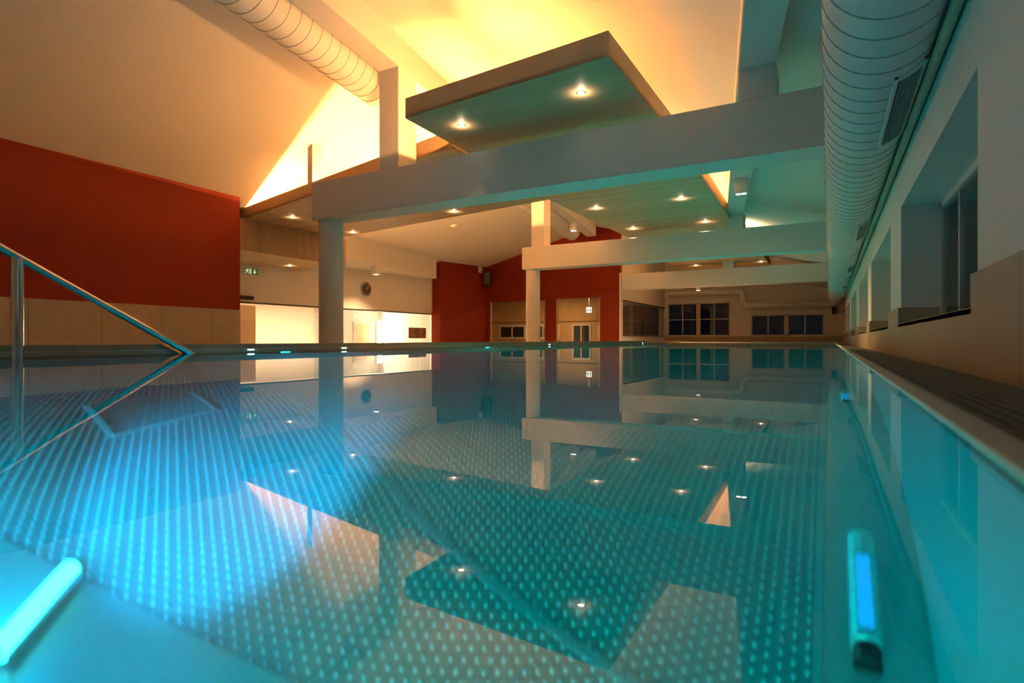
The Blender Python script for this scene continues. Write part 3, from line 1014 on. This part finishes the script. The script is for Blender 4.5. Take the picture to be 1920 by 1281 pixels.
MB().box(.1, .12, -.08, .08, -.85, .85).build('lens', M['lens'], wl)
area_light('bulb', wl, (.25, 0, 0), (1, -.4, 0), .3, 500, (1.0, .78, .48), 'RECTANGLE', 1.6)

# ------------------------------------------------------------------ corridor behind the red wall
struct(MB().box(-21, -9.95, 34.5, 34.7, FL, 3.2).build('wall_corridor', M['wood_v']))
struct(MB().box(-21, -9.95, YR + .2, 34.7, 3.0, 3.1).build('ceiling_corridor', M['white']))
struct(MB().box(-10.05, -9.95, YR + .2, 39, FL, 3.1).build('wall_corridor_side', paint('tan_paint', (.42, .30, .19), .8)))
struct(MB().box(-21, -20.9, YR + .2, 34.5, FL, 3.0).build('wall_corridor_end', M['white']))
for (nm, xa, xb, za, zb, mm) in (('window_10', -20.2, -18.15, .20, 1.15, 1), ('window_11', -18.0, -15.6, .20, 1.15, 1), ('door_2', -14.7, -13.4, -.9, 1.18, 2), ('window_12', -12.9, -11.7, .1, 1.1, 1)):
    f = MB()
    f.box(xa, xb, 34.42, 34.5, za, zb)
    fo = struct(f.build(nm, M['frame']))
    MB().box(xa + .12, xb - .12, 34.40, 34.42, za + .12, zb - .12).build('pane', M['outside'], fo)
    c_ = (xa + xb) / 2
    MB().box(c_ - .04, c_ + .04, 34.38, 34.42, za, zb).build('mullion', M['frame'], fo)
cg = thing('glazing', 'glass opening in the red wall behind the slimmer column', 'glass wall', (G1[0], YR + .1, FL))
MB().box(0, G1[1] - G1[0], 0, .012, 0, 2.43 - FL).build('glass_panel', M['glass'], cg)
MB().box(0, G1[1] - G1[0], -.03, .03, 1.05 - FL + .1, 1.09 - FL + .1).build('push_bar', M['black'], cg)
for x_ in (0, G1[1] - G1[0] - .08):
    MB().box(x_, x_ + .08, -.04, .04, 0, 2.43 - FL).build('side_frame', M['pipe'], cg)
dg = thing('door_3', 'glazed door in the red wall with an exit sign behind it', 'door', (G2[0], YR + .1, FL))
dg['kind'] = 'structure'
MB().box(0, G2[1] - G2[0], 0, .012, 0, 2.5 - FL).build('glass_panel', M['glass'], dg)
MB().box(0, G2[1] - G2[0], -.03, .03, 1.15 - FL, 1.19 - FL).build('push_bar', M['black'], dg)
f2 = MB()
f2.box(0, .08, -.04, .04, 0, 2.5 - FL).box(G2[1] - G2[0] - .08, G2[1] - G2[0], -.04, .04, 0, 2.5 - FL)
f2.build('door_frame', M['pipe'], dg)
col_l = thing('corridor_ceiling_light', 'warm ceiling light in the corridor behind the red wall', 'ceiling lamp', (-15, 31.8, 3.0))
MB().box(-1.5, 1.5, -.15, .15, -.05, 0).build('case', M['cube'], col_l)
MB().box(-1.4, 1.4, -.12, .12, -.056, -.05).build('diffuser', emit('corridor_diffuser', (1.0, .62, .22), 2.5), col_l)
area_light('bulb', col_l, (0, 0, -.12), (0, 0, -1), 2.8, 80, (1.0, .56, .18), 'RECTANGLE', .3)
# side room behind the glass wall at the far end
struct(MB().box(-14.0, -13.8, 35.0, 39.3, FL, 3.1).build('wall_side_room', M['white']))

# ------------------------------------------------------------------ dark ground outside
struct(MB().box(-16, 14, -8, 60, -1.6, -1.4).build('ground_outside', M['outside']))

# ------------------------------------------------------------------ underwater lamps
POOLW = 'underwater lamps of the pool'
def pool_lamp(loc, direction, label, power, color, spread=160):
    p_ = thing('underwater_lamp', label, 'pool lamp', loc, POOLW)
    d = Vector(direction).normalized()
    MB().disc((0, 0, 0), d, .11, .02, 28).build('bezel', M['chrome'], p_, smooth=True)
    MB().disc(d * .02, d, .08, .006, 28).build('lens', M['lensblue'], p_, smooth=True)
    area_light('bulb', p_, d * .04, d, .15, power, color, 'DISK', None, spread)
    return p_
LW = [(5.0, 'first underwater lamp on the left pool wall, by the handrail'), (10.0, 'second underwater lamp along the left pool wall'),
      (15.5, 'third underwater lamp along the left pool wall'), (21.5, 'fourth underwater lamp on the left pool wall, by the far end')]
for y, lab in LW:
    pool_lamp((XL, y, -.55), (1, 0, -.15), lab, 70 if y < 6 else 170, CYAN if y < 6 else TEAL)
pl = pool_lamp((-.80, PY0, -.45), (-.60, .80, -.50), 'underwater lamp on the near pool wall lighting the studded floor', 1, CYAN, 90)
spot_light('beam', pl, (-.02, .05, 0), (-.62, .80, -.50), 260, (0.0, .52, 1.0), 36, .6, .02)
for x, w_, col_, lab in ((-.30, 7, TEAL, 'low underwater lamp on the near pool wall next to the window side'),
                         (-1.9, 8, CYAN, 'low underwater lamp on the near pool wall beside the brightest lamp'),
                         (-3.6, 14, CYAN, 'low underwater lamp on the near pool wall in front of the steel hatch'),
                         (-5.3, 14, CYAN, 'low underwater lamp on the near pool wall below the handrail')):
    pool_lamp((x, PY0, -DEP + .22), (0, 1, -.02), lab, w_, col_, 170)
pool_lamp((-3.0, PY1, -.5), (0, -1, -.1), 'underwater lamp in the middle of the far pool wall', 120, TEAL)
# glowing bar standing in for a lamp reflection streak on the near apron
fl = thing('reflection_streak', 'glowing bar imitating a lamp reflection at the bottom left on the smooth pool apron', 'pool lamp', (-1.42, .545, -DEP + .008))
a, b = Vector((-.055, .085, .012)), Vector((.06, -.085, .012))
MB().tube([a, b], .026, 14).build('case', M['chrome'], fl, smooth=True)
MB().tube([a + Vector((0, 0, .014)), b + Vector((0, 0, .014))], .02, 14).build('lens', emit('apron_streak', (.32, 1.0, 1.0), 6.0), fl, smooth=True)
spot_light('bulb', fl, (-.05, -.03, .10), (0, 0, -1), 9, (0.0, .55, 1.0), 175, .3, .03)  # added light washing the apron around the streak in blue
# fittings at the foot of the window-side wall
RL = [(1.50, 1.0, 'nearest low steel inlet on the pool floor at the window side, out of focus'),
      (3.0, .8, 'second low steel inlet on the pool floor along the window side'),
      (5.6, .8, 'third low steel inlet on the pool floor along the window side'),
      (8.8, .8, 'fourth low steel inlet on the pool floor along the window side'),
      (13.0, .8, 'fifth low steel inlet on the pool floor along the window side')]
for y, sc, lab in RL:
    p_ = thing('floor_inlet', lab, 'pool fitting', (.068, y, -DEP + .006), 'floor inlets of the window side')
    p_.scale = (sc, sc, sc)
    prof = [(-.032, 0), (-.030, .022), (-.018, .036), (0, .040), (.018, .036), (.030, .022), (.032, 0)]
    hb_ = MB()
    hb_.hull([(x, -.13, z) for x, z in prof], [(x, .10, z) for x, z in prof])
    hb_.build('housing', M['poolsteel'], p_, bevel=.006)
    MB().hull([(x * .9, .10, z * .9) for x, z in prof], [(x * .9, .17, z * .9) for x, z in prof]).build('end_cap', M['cube'], p_, bevel=.006)
    MB().hull([(x * .8, -.17, z * .8) for x, z in prof], [(x * .8, -.13, z * .8) for x, z in prof]).build('outlet', M['black'], p_, bevel=.004)
    MB().box(-.014, .014, -.11, .08, .039, .043).build('lens', M['inletblue'], p_, bevel=.002)  # blue lamp reflection on the steel, built as a glowing bar
# tiny LEDs in the ledge face just above the waterline
led0 = thing('ledge_light', 'tmp', 'lamp', (0, 0, 0), 'small lights in the pool ledge')
MB().box(0, .006, -.045, .045, -.008, .008).build('lens', M['glint'], led0)
MB().box(-.002, .004, -.09, .09, -.018, .018).build('bezel', M['steel'], led0)
for i, (y, lab) in enumerate(((4.52, 'small white light in the ledge face below the end of the red wall'), (6.05, 'small white light in the ledge face at the foot of the near column'),
                              (13.02, 'small white light in the ledge face right of the slimmer column'), (21.25, 'tiny white light near the far end of the ledge'))):
    if i == 0:
        led0.location = (XL, y, .028)
        led0['label'] = lab
    else:
        link_copy(led0, (XL, y, .028), lab, 'small lights in the pool ledge')

# warm uplight standing on the second beam behind the right post
ul = thing('uplight', 'bright warm uplight on the lengthwise roof beam behind the second cross beam', 'lamp', (xq(23) + .25, 23, 4.02))
MB().box(0, .16, -.08, .08, 0, .12).build('case', M['cube'], ul)
MB().box(.02, .14, -.06, .06, .12, .125).build('lens', M['lens'], ul)
spot_light('bulb', ul, (.12, 0, .16), (.6, .1, 1), 60, (1.0, .62, .32), 165, .6, .05)
